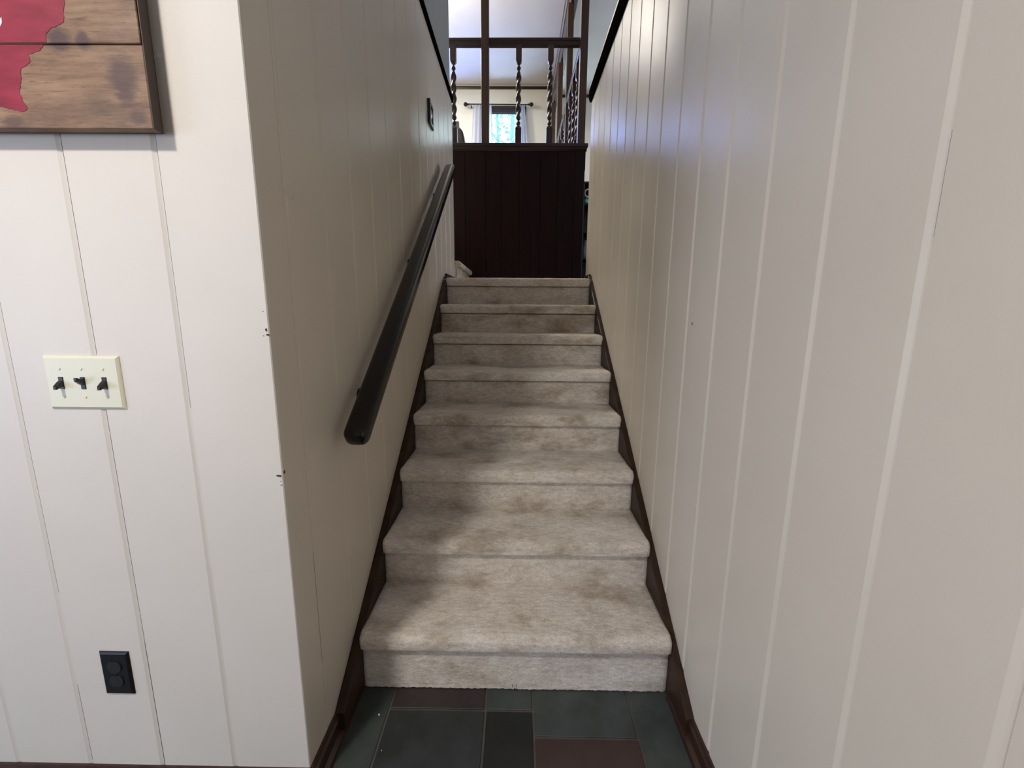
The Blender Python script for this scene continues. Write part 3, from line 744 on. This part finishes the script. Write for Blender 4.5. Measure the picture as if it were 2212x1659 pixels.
rel(mesh_obj('screw', lathe(bmesh.new(), [(.0024, -.0014), (.0030, -.0006), (.0030, .001)], (-.9583, YC-.0060, .3388), 12, 'Y'), SOCK), ol)

# ---------------------------------------------------------------- wooden artwork
def art_wood():
    m = mat('stained_pine', (.4, .25, .15), .55); n = NB(m)
    f = n.noise(n.coords((2.6, 1, 22)), 2.6, 8, .68); g = n.noise(n.coords((1, 1, 1.4)), 7, 5, .62)
    gr_ = n.noise(n.coords((12, 1, 160)), 2.0, 5, .7)
    base = n.ramp(f, [(.28, (.115, .060, .032)), (.5, (.235, .135, .075)), (.72, (.34, .215, .13))])
    base = n.mix(n.ramp(g, [(.46, (0, 0, 0)), (.68, (.75, .75, .75))]), base, (.105, .062, .042))
    base = n.mix(n.ramp(gr_, [(.57, (0, 0, 0)), (.70, (.85, .85, .85))]), base, (.085, .045, .022))
    tc = n.n('ShaderNodeTexCoord')
    for (x, z, rx, rz, k) in [(-.715, 1.612, .030, .040, .8), (-.8216, 1.673, .022, .022, .95), (-.778, 1.672, .014, .016, .95), (-.697, 1.548, .018, .014, .7), (-.93, 1.54, .02, .012, .6), (-.715, 1.585, .016, .022, .6)]:
        mp = n.n('ShaderNodeMapping'); mp.vector_type = 'POINT'
        mp.inputs['Location'].default_value = (-x/rx, 0, -z/rz); mp.inputs['Scale'].default_value = (1/rx, .001, 1/rz)
        n.l(tc.outputs['Object'], mp.inputs[0])
        le = n.n('ShaderNodeVectorMath', operation='LENGTH'); n.l(mp.outputs[0], le.inputs[0])
        dd = n.math('ADD', le.outputs['Value'], n.math('MULTIPLY', n.math('SUBTRACT', n.noise(n.coords((1, 1, 3)), 60, 4), .5), .9))
        r = n.n('ShaderNodeMapRange'); r.inputs['From Min'].default_value = 1.15; r.inputs['From Max'].default_value = .55; r.inputs['To Max'].default_value = k
        n.l(dd, r.inputs[0]); base = n.mix(r.outputs[0], base, (.075, .040, .038))
    n.l(base, n.b.inputs['Base Color']); n.bump(gr_, .3, .002); return m
ARTW = art_wood(); ARTB = mat('dark_frame_stain', (.045, .022, .015), .5)
REDP = mat('crimson_paint', (.42, .030, .055), .42); n = NB(REDP)
n.l(n.ramp(n.noise(n.coords((1, 1, 3)), 14, 5), [(.3, (.20, .012, .026)), (.7, (.34, .028, .055))]), n.b.inputs['Base Color'])
WHP = mat('white_paint', (.85, .86, .9), .2)
T = .034; AX1 = -.6745; AX0 = -1.60; AZ0 = 1.5285
art = empty('wooden_artwork', (-1.1, YC, AZ0), 'stained pine board artwork with a crimson painted shape hanging above the switch plate', 'wall art')
seams = [AZ0, 1.666, 1.804, 1.942, 2.08, 2.218]
for k, (a, b) in enumerate(zip(seams, seams[1:])):
    bm = box(bmesh.new(), AX0, AX1+(.002 if k == 0 else 0)+random.uniform(-.001, .001), YC-T, YC-.014, a+(.0012 if k else 0), b-.0012, bev=.0012, seg=1)
    rel(mesh_obj('board', bm, ARTW), art)
for x0, x1 in ((AX0+.02, AX0+.06), (AX1-.035, AX1-.006)): bx('batten', ARTB, art, x0, x1, YC-.0145, YC-.0005, AZ0+.004, 2.21)
bx('end_strip', ARTB, art, AX1+.0021, AX1+.0036, YC-T+.0008, YC-.014, AZ0, 2.218)
bx('batten', ARTB, art, AX0+.06, AX1-.035, YC-.0145, YC-.0005, AZ0+.004, AZ0+.03)
def painted(pts, m, nm, d=.0006):
    bm = extrude_poly(bmesh.new(), [Vector((x, YC-T-d, z)) for x, z in pts], (0, d-.0001, 0)); bmesh.ops.triangulate(bm, faces=[f for f in bm.faces if len(f.verts) > 4])
    return rel(mesh_obj(nm, bm, m), art)
def rough_edge(pts, amp=.0022, n=6):
    o = []
    for a, b in zip(pts, pts[1:]):
        for i in range(n):
            t = i/n; x = a[0]+(b[0]-a[0])*t; z = a[1]+(b[1]-a[1])*t
            o.append((x+amp*noise.noise(Vector((x*190, 0, z*190))), z+amp*noise.noise(Vector((x*190, 5, z*190)))))
    o.append(pts[-1]); return o
lower = rough_edge([(-.8486, 1.6645), (-.8560, 1.656), (-.8806, 1.6490), (-.8770, 1.638), (-.8984, 1.6255), (-.9010, 1.605), (-.9076, 1.5879), (-.9040, 1.575), (-.8985, 1.5612), (-.9082, 1.5551), (-.925, 1.560), (-.949, 1.565), (-.99, 1.560), (-1.05, 1.555), (-1.12, 1.575)])
painted(lower+[(-1.30, 1.600), (-1.30, 1.6645)], REDP, 'painted_shape')['label'] = 'crimson paint'
upper = rough_edge([(-1.32, 1.6675), (-.8420, 1.6675)], .0, 1)[:1]+rough_edge([(-.8450, 1.6675), (-.8420, 1.6800), (-.8326, 1.6900), (-.8150, 1.6960), (-.8060, 1.7000), (-.8040, 1.7150), (-.7987, 1.7343), (-.802, 1.78), (-.81, 1.8025)])
painted(upper+[(-1.34, 1.8025)], REDP, 'painted_shape')
for z0, z1 in ((1.8055, 1.9405), (1.9435, 2.06)): painted(rough_edge([(-.82, z0), (-.85, z1)])+[(-1.30, z1), (-1.32, z0)], REDP, 'painted_shape')
painted([(-.9215, 1.7010), (-.9155, 1.7080), (-.9165, 1.6990), (-.9215, 1.6925), (-.9300, 1.6900), (-.9300, 1.6980)], WHP, 'white_mark', .0009)
painted([(-.9205, 1.7360), (-.9160, 1.7310), (-.9190, 1.7270), (-.9300, 1.7250), (-.9300, 1.7400)], WHP, 'white_mark', .0009)
